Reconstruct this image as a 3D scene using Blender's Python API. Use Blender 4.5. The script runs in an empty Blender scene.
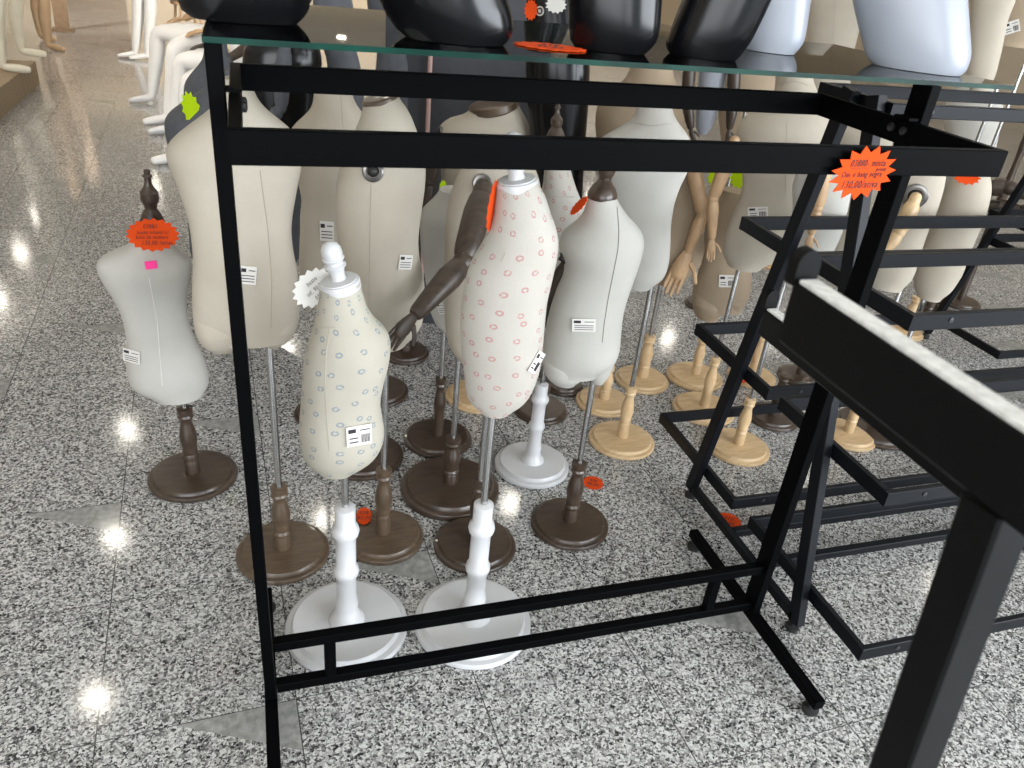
import bpy, bmesh, math, random
import numpy as np
from mathutils import Vector, Matrix
from mathutils.bvhtree import BVHTree

random.seed(4)
C = bpy.context.scene.collection
V = Vector

# ------------------------------------------------------------------ camera
FPX, YAW, PIT, ROL, H = 780.71, 0.346722, 0.517142, 0.107161, 1.52
cy, sy, cp, sp = math.cos(YAW), math.sin(YAW), math.cos(PIT), math.sin(PIT)
FW = V((sy * cp, cy * cp, -sp))
r0 = V((cy, -sy, 0)); u0 = r0.cross(FW)
cr, sr = math.cos(ROL), math.sin(ROL)
RT = cr * r0 + sr * u0
UP = -sr * r0 + cr * u0
EYE = V((0, 0, H))
cam = bpy.data.cameras.new('camera')
cam.sensor_fit = 'HORIZONTAL'; cam.sensor_width = 36.0
cam.lens = FPX / 1024 * 36.0
cam.clip_start = 0.02; cam.clip_end = 100
cam.dof.use_dof = True; cam.dof.focus_distance = 1.95; cam.dof.aperture_fstop = 12.0
co = bpy.data.objects.new('camera', cam); C.objects.link(co)
co.matrix_world = Matrix((
    (RT.x, UP.x, -FW.x, EYE.x), (RT.y, UP.y, -FW.y, EYE.y),
    (RT.z, UP.z, -FW.z, EYE.z), (0, 0, 0, 1)))
bpy.context.scene.camera = co

def ray(px, py):
    return (FW * FPX + RT * (px - 512) - UP * (py - 384)).normalized()
def F(px, py, z=0.0):
    d = ray(px, py); return EYE + d * ((z - H) / d.z)
def dirs(A):
    n = V((A[0], A[1], 0)).normalized()
    return n, V((n.y, -n.x, 0))
def onp(px, py, A, off=0.0):
    "point of the sight line on the upright plane through A that faces the viewer"
    n, e = dirs(A); d = ray(px, py)
    t = (n.dot(V((A[0], A[1], 0))) - off) / n.dot(d)
    return EYE + d * t
def depth(P):
    return (V(P) - EYE).dot(FW)

# ------------------------------------------------------------------ materials
class NT:
    def __init__(self, name):
        self.m = bpy.data.materials.new(name); self.m.use_nodes = True
        self.t = self.m.node_tree; self.n = self.t.nodes; self.l = self.t.links
        self.b = self.n['Principled BSDF']
    def node(self, kind, **kw):
        x = self.n.new(kind)
        for k, v in kw.items(): setattr(x, k, v)
        return x
    def put(self, sock, v):
        if hasattr(v, 'node'): self.l.new(v, sock)
        else: sock.default_value = v
    def math(self, op, a, b=0.0, c=None, clamp=False):
        x = self.node('ShaderNodeMath', operation=op, use_clamp=clamp)
        self.put(x.inputs[0], a); self.put(x.inputs[1], b)
        if c is not None: self.put(x.inputs[2], c)
        return x.outputs[0]
    def mix(self, f, a, b):
        x = self.node('ShaderNodeMix', data_type='RGBA')
        self.put(x.inputs[0], f); self.put(x.inputs[6], a); self.put(x.inputs[7], b)
        return x.outputs[2]
    def noise(self, vec, scale, detail=3, rough=0.5):
        x = self.node('ShaderNodeTexNoise'); x.inputs['Scale'].default_value = scale
        x.inputs['Detail'].default_value = detail; x.inputs['Roughness'].default_value = rough
        self.put(x.inputs['Vector'], vec); return x.outputs['Fac']
    def ramp(self, f, stops, interp='LINEAR'):
        x = self.node('ShaderNodeValToRGB'); r = x.color_ramp; r.interpolation = interp
        while len(r.elements) < len(stops): r.elements.new(0.5)
        for el, (p, c) in zip(r.elements, stops):
            el.position = p; el.color = c if len(c) == 4 else (*c, 1)
        self.put(x.inputs[0], f); return x.outputs[0]
    def bump(self, h, s=0.2, d=0.002):
        x = self.node('ShaderNodeBump'); x.inputs['Strength'].default_value = s
        x.inputs['Distance'].default_value = d; self.put(x.inputs['Height'], h)
        self.l.new(x.outputs[0], self.b.inputs['Normal'])
    def coord(self, which='Object'):
        return self.node('ShaderNodeTexCoord').outputs[which]

def c4(c): return (*c, 1.0)
def plain(name, col, rough=0.5, metal=0.0, var=0.06, scale=40, spec=0.5, coat=0.0):
    k = NT(name); f = k.noise(k.coord(), scale)
    lo = tuple(max(0, x * (1 - var)) for x in col); hi = tuple(min(1, x * (1 + var)) for x in col)
    k.put(k.b.inputs['Base Color'], k.ramp(f, [(0.3, lo), (0.7, hi)]))
    k.b.inputs['Roughness'].default_value = rough; k.b.inputs['Metallic'].default_value = metal
    k.b.inputs['Specular IOR Level'].default_value = spec
    if coat: k.b.inputs['Coat Weight'].default_value = coat; k.b.inputs['Coat Roughness'].default_value = 0.08
    return k.m
def fabric(name, col, printcol=None):
    k = NT(name); co_ = k.coord()
    w = k.noise(co_, 420, 2); s = k.noise(co_, 7, 4)
    base = k.mix(k.math('MULTIPLY', k.math('SUBTRACT', s, 0.25), 1.3, clamp=True), c4(tuple(x * 1.06 for x in col)), c4((col[0] * .80, col[1] * .79, col[2] * .75)))
    base = k.mix(k.math('MULTIPLY', w, 0.42), base, c4(tuple(x * .62 for x in col)))
    if printcol:
        uv = k.coord('UV')
        v = k.node('ShaderNodeTexVoronoi', voronoi_dimensions='2D'); v.inputs['Scale'].default_value = 28
        v.inputs['Randomness'].default_value = 0.62; k.put(v.inputs['Vector'], uv)
        d = v.outputs['Distance']
        ring = k.math('MULTIPLY', k.math('GREATER_THAN', d, 0.085), k.math('LESS_THAN', d, 0.165))
        petals = k.math('GREATER_THAN', k.noise(uv, 260, 1), 0.40)
        base = k.mix(k.math('MULTIPLY', k.math('MULTIPLY', ring, petals), 0.75), base, c4(printcol))
    k.put(k.b.inputs['Base Color'], base)
    k.b.inputs['Roughness'].default_value = 0.88; k.b.inputs['Specular IOR Level'].default_value = 0.15
    k.bump(w, 0.25, 0.001)
    return k.m
def wood(name, a, b, rough=0.4, coat=0.0):
    k = NT(name); mp = k.node('ShaderNodeMapping'); mp.inputs['Scale'].default_value = (1, 7, 1)
    k.l.new(k.coord(), mp.inputs[0])
    f = k.noise(mp.outputs[0], 16, 5, 0.6)
    k.put(k.b.inputs['Base Color'], k.ramp(f, [(0.3, a), (0.7, b)]))
    k.b.inputs['Roughness'].default_value = rough
    if coat: k.b.inputs['Coat Weight'].default_value = coat
    return k.m
def granite():
    k = NT('polished_granite'); g = k.node('ShaderNodeNewGeometry').outputs['Position']
    sep = k.node('ShaderNodeSeparateXYZ'); k.l.new(g, sep.inputs[0]); x, y = sep.outputs[0], sep.outputs[1]
    u = k.math('MULTIPLY_ADD', y, 0.047, x); v = k.math('MULTIPLY_ADD', x, -0.047, y)
    T = 0.404
    us = k.math('DIVIDE', k.math('SUBTRACT', u, 0.0665), T); vs = k.math('DIVIDE', k.math('SUBTRACT', v, 1.217), T)
    fu = k.math('FRACT', us); fv = k.math('FRACT', vs)
    iu = k.math('FLOOR', us); iv = k.math('FLOOR', vs)
    w = 0.0035
    ju = k.math('MAXIMUM', k.math('LESS_THAN', fu, w), k.math('GREATER_THAN', fu, 1 - w))
    jv = k.math('MAXIMUM', k.math('LESS_THAN', fv, w * .8), k.math('GREATER_THAN', fv, 1 - w * .8))
    joint = k.math('MAXIMUM', ju, jv)
    # triangular inlay in the corner of every third tile
    sel = k.math('LESS_THAN', k.math('FRACT', k.math('ADD', k.math('DIVIDE', k.math('SUBTRACT', iu, iv), 3.0), 0.05 - 0/3.0)), 0.2)
    tri = k.math('LESS_THAN', k.math('ADD', k.math('DIVIDE', k.math('SUBTRACT', 1.0, fu), 0.62), k.math('DIVIDE', k.math('SUBTRACT', 1.0, fv), 0.33)), 1.0)
    tri = k.math('MULTIPLY', tri, sel)
    off = k.node('ShaderNodeVectorMath', operation='ADD'); k.l.new(g, off.inputs[0])
    cmb = k.node('ShaderNodeCombineXYZ'); k.l.new(k.math('MULTIPLY', iu, 3.7), cmb.inputs[0]); k.l.new(k.math('MULTIPLY', iv, 5.3), cmb.inputs[1])
    k.l.new(cmb.outputs[0], off.inputs[1]); p = off.outputs[0]
    wob = k.node('ShaderNodeTexNoise'); wob.inputs['Scale'].default_value = 120; k.l.new(p, wob.inputs['Vector'])
    vm = k.node('ShaderNodeVectorMath', operation='MULTIPLY_ADD'); k.l.new(wob.outputs['Color'], vm.inputs[0])
    vm.inputs[1].default_value = (0.012, 0.012, 0.012); k.l.new(p, vm.inputs[2]); p = vm.outputs[0]
    vo = k.node('ShaderNodeTexVoronoi'); vo.inputs['Scale'].default_value = 210; k.l.new(p, vo.inputs['Vector'])
    sc = k.node('ShaderNodeSeparateColor'); k.l.new(vo.outputs['Color'], sc.inputs[0])
    cl = k.noise(p, 75, 2)
    f = k.math('ADD', k.math('MULTIPLY', sc.outputs[0], 0.72), k.math('MULTIPLY', cl, 0.30))
    col = k.ramp(f, [(0.0, (.022, .022, .023)), (0.22, (.085, .084, .083)), (0.34, (.20, .197, .19)), (0.50, (.34, .336, .325)), (0.68, (.52, .515, .50))], 'CONSTANT')
    inl = k.ramp(k.noise(p, 60, 4), [(0.3, (.19, .19, .18)), (0.7, (.32, .32, .305))])
    col = k.mix(tri, col, inl)
    col = k.mix(k.math('MULTIPLY', joint, 0.85), col, c4((.03, .03, .03)))
    k.put(k.b.inputs['Base Color'], col)
    k.b.inputs['Roughness'].default_value = 0.10
    k.b.inputs['IOR'].default_value = 1.55
    return k.m

M = {}
M['metal'] = plain('black_painted_steel', (.0009, .001, .0013), 0.5, 0, 0.1, 90, 0.035)
M['metal2'] = plain('blue_black_painted_steel', (.0028, .0036, .0055), 0.42, 0, 0.1, 90, 0.16)
M['metal3'] = plain('satin_black_steel', (.0028, .003, .0032), 0.45, 0, 0.1, 90, 0.12)
M['strip'] = plain('painted_sheen_strip', (.60, .60, .57), 0.45, 0.0, 0.18, 160)  # pale colour stands in for the bright reflection on the arm tops
M['pad'] = plain('black_rubber', (.012, .012, .012), 0.7)
M['bolt'] = plain('bolt_steel', (.05, .05, .055), 0.35, 0.8)
M['linen'] = fabric('white_linen', (.47, .455, .42))
M['cream'] = fabric('cream_linen', (.455, .41, .34))
M['tan'] = fabric('tan_linen', (.35, .275, .195))
M['pink'] = fabric('pink_flower_cotton', (.44, .415, .375), (.36, .15, .15))
M['blue'] = fabric('blue_flower_cotton', (.41, .385, .325), (.13, .18, .23))
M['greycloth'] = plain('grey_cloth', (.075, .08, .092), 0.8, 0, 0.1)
M['blackplastic'] = plain('black_gloss_plastic', (.003, .003, .0037), 0.2, 0, 0.1, 20, 0.35)
M['whiteplastic'] = plain('white_plastic', (.31, .33, .375), 0.3, 0, 0.02, 10)
M['whiteskin'] = plain('white_mannequin_plastic', (.70, .70, .70), 0.38, 0, 0.02, 10)
M['creamskin'] = plain('cream_mannequin_plastic', (.62, .58, .47), 0.45, 0, 0.04, 10)
M['tanskin'] = plain('tan_mannequin_plastic', (.36, .25, .15), 0.45, 0, 0.05, 10)
M['darkwood'] = wood('dark_brown_wood', (.026, .016, .010), (.062, .040, .026), 0.34, 0.2)
M['brownwood'] = wood('brown_wood', (.055, .036, .022), (.115, .078, .048), 0.38, 0.15)
M['armwood'] = wood('walnut_arm_wood', (.022, .014, .009), (.058, .038, .025), 0.42)
M['paleW'] = wood('pale_beech_wood', (.46, .31, .16), (.62, .45, .26), 0.42)
M['tanwood'] = wood('tan_wood', (.34, .21, .11), (.48, .32, .18), 0.45)
M['midwood'] = wood('mid_brown_wood', (.13, .085, .05), (.20, .135, .08), 0.5)
M['whitepaint'] = plain('white_gloss_paint', (.50, .50, .505), 0.3, 0, 0.03, 15)
M['chrome'] = plain('brushed_steel_pole', (.50, .50, .49), 0.24, 1.0, 0.05, 60)
M['ring'] = plain('armhole_ring_steel', (.22, .21, .20), 0.3, 0.9)
M['dark'] = plain('dark_socket', (.012, .011, .010), 0.5)
M['orange'] = plain('fluorescent_orange_card', (.60, .062, .010), 0.85, 0, 0.03, 40, 0.08)
M['green'] = plain('fluorescent_green_card', (.40, .58, .008), 0.85, 0, 0.03, 40, 0.08)
M['magenta'] = plain('magenta_sticker', (.85, .02, .25), 0.6, 0, 0.03)
M['whitecard'] = plain('white_card', (.62, .60, .56), 0.7, 0, 0.02)
M['ink'] = plain('black_ink', (.02, .015, .02), 0.8)
M['seam'] = plain('grey_stitching', (.34, .31, .255), 0.9)
M['darkseam'] = plain('dark_stitching', (.15, .14, .125), 0.9)
M['paleseam'] = plain('pale_piping', (.62, .61, .58), 0.9)
M['granite'] = granite()
M['ceiling'] = plain('white_ceiling_paint', (.72, .71, .68), 0.9, 0, 0.02)
M['wall'] = plain('beige_wall_paint', (.55, .47, .36), 0.85, 0, 0.04)
M['greypanel'] = plain('dark_grey_laminate', (.035, .037, .043), 0.45, 0, 0.1)
M['pinkpole'] = plain('pale_pink_tube', (.50, .33, .30), 0.4, 0.2)
M['drape'] = plain('brown_cloth', (.25, .19, .12), 0.85, 0, 0.12, 60)
def emis(name, col, s):
    k = NT(name); k.b.inputs['Base Color'].default_value = c4(col)
    k.b.inputs['Emission Color'].default_value = c4(col); k.b.inputs['Emission Strength'].default_value = s; return k.m
M['lamp'] = emis('downlight_glow', (1.0, .93, .82), 38.0)
k = NT('clear_glass'); k.n.remove(k.b)
tr = k.node('ShaderNodeBsdfTransparent'); tr.inputs[0].default_value = (.90, .965, .94, 1)
gl = k.node('ShaderNodeBsdfGlossy'); gl.inputs['Roughness'].default_value = 0.02
fr = k.node('ShaderNodeFresnel'); fr.inputs[0].default_value = 1.45
mx = k.node('ShaderNodeMixShader'); k.l.new(fr.outputs[0], mx.inputs[0]); k.l.new(tr.outputs[0], mx.inputs[1]); k.l.new(gl.outputs[0], mx.inputs[2])
k.l.new(mx.outputs[0], k.n['Material Output'].inputs[0]); M['glass'] = k.m
M['glassedge'] = plain('green_glass_edge', (.0015, .028, .019), 0.3, 0, 0.6, 9, 0.12)

# ------------------------------------------------------------------ mesh helpers
class MB:
    def __init__(self): self.v = []; self.f = []; self.uv = None; self.fm = {}
    def add(self, v, f):
        o = len(self.v); self.v += [tuple(p) for p in v]; self.f += [tuple(i + o for i in q) for q in f]; return self
    def beam(self, p0, p1, w, h, up=(0, 0, 1), bev=0.0015):
        p0, p1 = V(p0), V(p1); d = (p1 - p0).normalized(); up = V(up)
        s = d.cross(up).normalized(); t = s.cross(d).normalized()
        b = min(bev, w * .2, h * .2); a, c = w / 2, h / 2
        ring = [(a - b, c), (a, c - b), (a, -c + b), (a - b, -c), (-a + b, -c), (-a, -c + b), (-a, c - b), (-a + b, c)]
        vs = [p0 + s * x + t * y for x, y in ring] + [p1 + s * x + t * y for x, y in ring]
        n = 8
        fs = [(i, (i + 1) % n, n + (i + 1) % n, n + i) for i in range(n)] + [tuple(range(n))[::-1], tuple(range(n, 2 * n))]
        return self.add(vs, fs)
    def box(self, lo, hi):
        x0, y0, z0 = lo; x1, y1, z1 = hi
        vs = [(x0, y0, z0), (x1, y0, z0), (x1, y1, z0), (x0, y1, z0), (x0, y0, z1), (x1, y0, z1), (x1, y1, z1), (x0, y1, z1)]
        return self.add(vs, [(3, 2, 1, 0), (4, 5, 6, 7), (0, 1, 5, 4), (1, 2, 6, 5), (2, 3, 7, 6), (3, 0, 4, 7)])
    def lathe(self, prof, o, ax=(0, 0, 1), n=32):
        ax = V(ax).normalized(); a = ax.orthogonal().normalized(); b = ax.cross(a); o = V(o)
        vs = []; fs = []
        for r, h in prof:
            for i in range(n):
                q = 2 * math.pi * i / n
                vs.append(o + ax * h + (a * math.cos(q) + b * math.sin(q)) * max(r, 1e-5))
        m = len(prof)
        for j in range(m - 1):
            for i in range(n):
                fs.append((j * n + i, j * n + (i + 1) % n, (j + 1) * n + (i + 1) % n, (j + 1) * n + i))
        fs.append(tuple(range(n))[::-1]); fs.append(tuple((m - 1) * n + i for i in range(n)))
        return self.add(vs, fs)
    def tube(self, pts, rad, n=12, flat=None, cap=True):
        "swept tube; rad one number or one per point; flat=(axis, factor) squashes it along an axis"
        pts = [V(p) for p in pts]; m = len(pts)
        rad = [rad] * m if not hasattr(rad, '__len__') else list(rad)
        if cap:
            d0 = (pts[0] - pts[1]).normalized(); d1 = (pts[-1] - pts[-2]).normalized()
            ra, rb = rad[0], rad[-1]
            pts = [pts[0] + d0 * ra * .75, pts[0] + d0 * ra * .5] + pts + [pts[-1] + d1 * rb * .5, pts[-1] + d1 * rb * .75]
            rad = [ra * .35, ra * .8] + rad + [rb * .8, rb * .35]; m += 4
        vs = []; fs = []; s = None
        for i in range(m):
            d = (pts[min(i + 1, m - 1)] - pts[max(i - 1, 0)]).normalized()
            if s is None: s = d.orthogonal().normalized()
            s = (s - d * s.dot(d)).normalized(); t = d.cross(s)
            for j in range(n):
                q = 2 * math.pi * j / n
                w = (s * math.cos(q) + t * math.sin(q)) * rad[i]
                if flat: fa = V(flat[0]).normalized(); w = w - fa * w.dot(fa) * (1 - flat[1])
                vs.append(pts[i] + w)
        for i in range(m - 1):
            for j in range(n):
                fs.append((i * n + j, i * n + (j + 1) % n, (i + 1) * n + (j + 1) % n, (i + 1) * n + j))
        fs.append(tuple(range(n))[::-1]); fs.append(tuple((m - 1) * n + i for i in range(n)))
        return self.add(vs, fs)
    def build(self, name, mat, parent=None, smooth=True, extra=None):
        me = bpy.data.meshes.new(name); off = V(parent['_o']) if parent is not None and '_o' in parent else V((0, 0, 0))
        me.from_pydata([tuple(V(p) - off) for p in self.v], [], self.f); me.update()
        bm = bmesh.new(); bm.from_mesh(me); bmesh.ops.recalc_face_normals(bm, faces=bm.faces); bm.to_mesh(me); bm.free()
        me.materials.append(mat)
        if smooth:
            for p in me.polygons: p.use_smooth = True
            try: me.set_sharp_from_angle(angle=math.radians(38))
            except Exception: pass
        o = bpy.data.objects.new(name, me); C.objects.link(o)
        if parent is not None: o.parent = parent; o['_o'] = tuple(off)
        return o

def thing(name, label, cat, loc=(0, 0, 0), group=None):
    o = bpy.data.objects.new(name, None); C.objects.link(o); o.location = loc; o.empty_display_size = .05
    o['label'] = label; o['category'] = cat; o['_o'] = tuple(loc)
    if group: o['group'] = group
    return o
def tag(o, label, cat, group=None):
    o['label'] = label; o['category'] = cat
    if group: o['group'] = group
    return o
def struct(name, mb, mat):
    o = mb.build(name, mat, None, smooth=False); o['kind'] = 'structure'; return o

# ------------------------------------------------------------------ setting
struct('floor', MB().box((-6, -4, -0.08), (10, 21, 0)), M['granite'])
struct('ceiling', MB().box((-6, -4, 3.0), (10, 21, 3.1)), M['ceiling'])
struct('wall_back', MB().box((-6, 21, 0), (10, 21.1, 3.0)), M['wall'])
struct('wall_left', MB().box((-6.1, -4, 0), (-6, 21, 3.0)), M['wall'])
struct('wall_right', MB().box((10, -4, 0), (10.1, 21, 3.0)), M['wall'])
struct('door_1', MB().box((-3.7, 20.94, 0), (-2.5, 20.995, 2.2)), M['midwood'])
for i in range(8):
    for j in range(10):
        Y = .85 + 1.6 * j - .047 * 1.655 * i; X = -4.525 + 1.655 * i - .047 * (Y - 4.05)
        o = MB().lathe([(.072, 0.0), (.072, .012)], (X, Y, 2.985), n=20).build('downlight', M['lamp'])
        tag(o, 'small round recessed ceiling downlight, lit', 'ceiling light', 'downlights in the ceiling grid')

# ------------------------------------------------------------------ front rack with glass top
t_ = thing('display_rack', 'black steel garment rack with T feet holding the green-edged glass shelf', 'clothes rack', (0.55, 1.206, 0))
XL, XR, YP = -.043, 1.168, 1.206
ZG = 1.361
for X in (XL, XR):
    MB().beam((X, YP, .055), (X, YP, ZG), .022, .048, (0, 1, 0)).build('post', M['metal'], t_, False)
    ft = MB().beam((X, .905, .043), (X, 1.52, .043), .026, .026).build('foot', M['metal'], t_, False)
    for yy in (.925, 1.50):
        MB().lathe([(.006, .0), (.018, .0), (.02, .004), (.02, .012), (.008, .015), (.006, .032)], (X, yy, 0.0), n=20).build('leveling_foot', M['pad'], ft)
for zz in (.208, .082):
    MB().beam((XL + .014, YP, zz - .012), (XR - .014, YP, zz - .012), .024, .024).build('lower_rail', M['metal'], t_, False)
for X in (.085, 1.03):
    MB().beam((X, YP, .082), (X, YP, .184), .024, .022, (0, 1, 0)).build('spacer', M['metal'], t_, False)
HX0, HX1, HY0, HY1, HZ0, HZ1 = -.028, 1.152, .978, 1.459, 1.256, 1.298
hz = (HZ0 + HZ1) / 2; hh = HZ1 - HZ0; th = .016
hb = MB()
hb.beam((HX0, HY0 + th / 2, hz), (HX1, HY0 + th / 2, hz), th, hh)
hb.beam((HX0, HY1 - th / 2, hz), (HX1, HY1 - th / 2, hz), th, hh)
hb.beam((HX0 + th / 2, HY0 + th, hz), (HX0 + th / 2, HY1 - th, hz), th, hh)
hb.beam((HX1 - th / 2, HY0 + th, hz), (HX1 - th / 2, HY1 - th, hz), th, hh)
hoop = hb.build('hanging_frame', M['metal'], t_, False)
MB().box((XL - .004, YP - .012, HZ1 + .001), (HX0 + th + .002, YP + .012, HZ1 + .006)).build('bracket', M['metal'], t_, False)
MB().box((HX1 - .018, YP - .02, HZ1 + .001), (XR + .01, YP + .02, HZ1 + .006)).build('bracket', M['metal'], t_, False)
for yy in (YP - .016, YP + .016):
    MB().lathe([(.004, 0), (.0075, .001), (.0075, .006), (.003, .008)], (HX0 + th, yy, hz + .004), (1, 0, 0), 14).build('bolt', M['bolt'], hoop)
    MB().lathe([(.004, 0), (.0075, .001), (.0075, .006), (.003, .008)], (HX1 - th, yy, hz + .004), (-1, 0, 0), 14).build('bolt', M['bolt'], hoop)
# glass shelf
g = MB(); g.box((-.056, 1.192, ZG), (1.358, 1.735, ZG + .008))
go = g.build('glass_shelf', M['glass'], None, False); go.data.materials.append(M['glassedge'])
for p in go.data.polygons:
    if abs(p.normal.z) < .5: p.material_index = 1
tag(go, 'clear glass shelf with green polished edge lying on the front rack', 'shelf')

# ------------------------------------------------------------------ tiered racks
def loop(mb, x0, x1, y0, y1, zt, h=.037, w=.016):
    z = zt - h / 2
    mb.beam((x0, y0, z), (x1, y0, z), w, h); mb.beam((x0, y1, z), (x1, y1, z), w, h)
    mb.beam((x0 + w / 2, y0 + w / 2, z), (x0 + w / 2, y1 - w / 2, z), w, h)
    mb.beam((x1 - w / 2, y0 + w / 2, z), (x1 - w / 2, y1 - w / 2, z), w, h)
    return mb
X2, L2 = 1.279, 1.75
t2 = thing('tiered_display_rack', 'black steel A-frame rack with stepped rectangular tiers beside the orange-tagged front rack', 'display rack', (X2 + L2 / 2, 1.44, 0))
for X in (X2, X2 + L2 + .03):
    MB().beam((X, 1.735, .03), (X, 1.531, 1.30), .024, .040, (0, 1, 0)).build('leg', M['metal2'], t2, False)
    MB().beam((X, 1.152, .03), (X, 1.449, 1.30), .024, .038, (0, 1, 0)).build('leg', M['metal2'], t2, False)
    MB().beam((X, 1.165, .042), (X, 1.722, .042), .024, .024).build('base_bar', M['metal2'], t2, False)
    for yy in (1.16, 1.73):
        MB().lathe([(.006, 0), (.016, 0), (.018, .004), (.018, .012), (.006, .014), (.006, .034)], (X, yy, 0), n=18).build('leveling_foot', M['pad'], t2)
MB().beam((X2 + .014, 1.50, .042), (X2 + L2 + .016, 1.50, .042), .024, .024).build('base_bar', M['metal2'], t2, False)
MB().beam((X2 + .014, 1.36, .042), (X2 + L2 + .016, 1.36, .042), .024, .024).build('base_bar', M['metal2'], t2, False)
for y0, y1, zt in ((1.417, 1.655, 1.292), (1.556, 1.832, .904), (1.172, 1.513, .914), (1.535, 1.932, .523), (1.062, 1.468, .530), (1.544, 2.022, .134), (.962, 1.444, .142)):
    tr_ = loop(MB(), X2 + .014, X2 + L2 + .014, y0, y1, zt, .028 if zt > 1.2 else .037).build('tier_frame', M['metal2'], t2, False)
    for X in (X2 + .12, X2 + L2 - .12):
        MB().lathe([(.002, 0), (.006, .001), (.006, .004), (.002, .005)], (X, y0 - .006, zt - .015), (0, -1, 0), 12).build('bolt', M['bolt'], tr_)
# far rack
t3 = thing('tiered_display_rack', 'farther black steel A-frame rack standing at the picture edge behind the stepped tiers', 'display rack', (3.3, 2.35, 0))
for X in (3.10, 4.6):
    for ya, yb in ((2.68, 2.44), (2.06, 2.33)):
        MB().beam((X, ya, .03), (X, yb, 1.1), .03, .028, (0, 1, 0)).build('leg', M['metal2'], t3, False)
        MB().lathe([(.006, 0), (.018, 0), (.018, .012), (.006, .034)], (X, ya, 0), n=16).build('leveling_foot', M['pad'], t3)
for y0, y1, zt in ((2.40, 2.60, .56), (2.18, 2.38, .56), (2.30, 2.62, .67), (2.30, 2.62, .12)):
    loop(MB(), 3.12, 4.58, y0, y1, zt, .035).build('tier_frame', M['metal2'], t3, False)
# near rack with upturned arm stops
t4 = thing('display_arm_rack', 'blurred near black steel stand whose straight arm with rounded end stop crosses the lower corner', 'display rack', (.312, .2, 0))
def arm_bar(parent, x, y0, y1, zt, h, w, stop):
    b = MB(); b.beam((x, y0, zt - h / 2), (x, y1, zt - h / 2), w, h, bev=.003)
    a = b.build('arm', M['metal3'], parent, False)
    MB().box((x - w * .46, y0, zt - .001), (x + w * .46, y1 - .004, zt + .0012)).build('sheen_strip', M['strip'], a, False)['label'] = 'pale strip standing for the bright sheen along the top'  # thin pale sheet paints the sheen onto the arm's top face
    n = 14; pr = [(-w * .62, 0)] + [(-w * .62 * math.cos(math.pi * i / n), .55 * stop + .45 * stop * math.sin(math.pi * i / n)) for i in range(n + 1)] + [(w * .62, 0)]
    vs = [(x + p, y1 - .001, zt - .004 + q) for p, q in pr] + [(x + p, y1 + .008, zt - .004 + q) for p, q in pr]
    m = len(pr); MB().add(vs, [(i, (i + 1) % m, m + (i + 1) % m, m + i) for i in range(m)] + [tuple(range(m))[::-1], tuple(range(m, 2 * m))]).build('end_stop', M['metal3'], a)
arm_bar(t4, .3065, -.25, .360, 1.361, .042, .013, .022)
MB().beam((.3115, .199, 1.318), (.3115, .056, .03), .022, .023, (0, 1, 0)).build('leg', M['metal3'], t4, False)
MB().beam((.312, -.36, .05), (.312, .06, .05), .026, .03).build('foot', M['metal3'], t4, False)
MB().beam((.312, -.2, 1.318), (.312, -.33, .03), .027, .026, (0, 1, 0)).build('leg', M['metal3'], t4, False)
t5 = thing('display_arm_rack', 'black steel stand whose short arm end shows just beyond the near blurred arm', 'display rack', (.64, .5, 0))
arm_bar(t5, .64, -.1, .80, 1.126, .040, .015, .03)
MB().beam((.64, .02, 1.086), (.64, .02, .03), .027, .026, (0, 1, 0)).build('leg', M['metal3'], t5, False)
MB().beam((.64, -.25, .015), (.64, .22, .015), .026, .03).build('foot', M['metal3'], t5, False)

# ------------------------------------------------------------------ dress forms
def smooth1(a, s=1.3):
    r = int(3 * s) + 1; kx = np.exp(-.5 * (np.arange(-r, r + 1) / s) ** 2); kx /= kx.sum()
    return np.convolve(np.pad(a, r, mode='edge'), kx, 'valid')

def loft(mb, zs, c, hw, ry, A, e, n, seg=44, ex=2.15, uvs=None, yo=0.0):
    base = len(mb.v); K = len(zs)
    for i in range(K):
        o = V((A[0], A[1], 0)) + e * float(c[i]) + V((0, 0, float(zs[i]))) + n * yo
        for j in range(seg):
            q = 2 * math.pi * j / seg; cc, ss = math.cos(q), math.sin(q)
            x = math.copysign(abs(cc) ** (2 / ex), cc); y = math.copysign(abs(ss) ** (2 / ex), ss)
            mb.v.append(tuple(o + e * float(hw[i]) * x + n * float(ry[i]) * y))
            if uvs is not None: uvs.append((q / (2 * math.pi), float(zs[i])))
    for i in range(K - 1):
        for j in range(seg):
            mb.f.append((base + i * seg + j, base + i * seg + (j + 1) % seg, base + (i + 1) * seg + (j + 1) % seg, base + (i + 1) * seg + j))
    mb.f.append(tuple(base + j for j in range(seg))[::-1]); mb.f.append(tuple(base + (K - 1) * seg + j for j in range(seg)))

def profile(rows, A, dz=0.0, N=64, sig=1.3):
    n, e = dirs(A); A2 = V((A[0], A[1], 0))
    def cv(px, py): P = onp(px, py, A); return (P - A2).dot(e), P.z
    Ls = [cv(r[1], r[0]) for r in rows]; Rs = [cv(r[2], r[0]) for r in rows]
    zt = max(Ls[0][1], Rs[0][1]); zb = min(Ls[-1][1], Rs[-1][1]) if False else (Ls[-1][1] + Rs[-1][1]) / 2
    zt = (Ls[0][1] + Rs[0][1]) / 2
    zs = np.linspace(zb, zt, N)
    def it(S):
        z = np.array([q[1] for q in S][::-1]); s = np.array([q[0] for q in S][::-1])
        z = np.maximum.accumulate(z + np.arange(len(z)) * 1e-6); return np.interp(zs, z, s)
    l = smooth1(it(Ls), sig); r = smooth1(it(Rs), sig)
    c = (l + r) / 2; hw = np.maximum((r - l) / 2, .004)
    return zs + dz, c, hw

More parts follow.
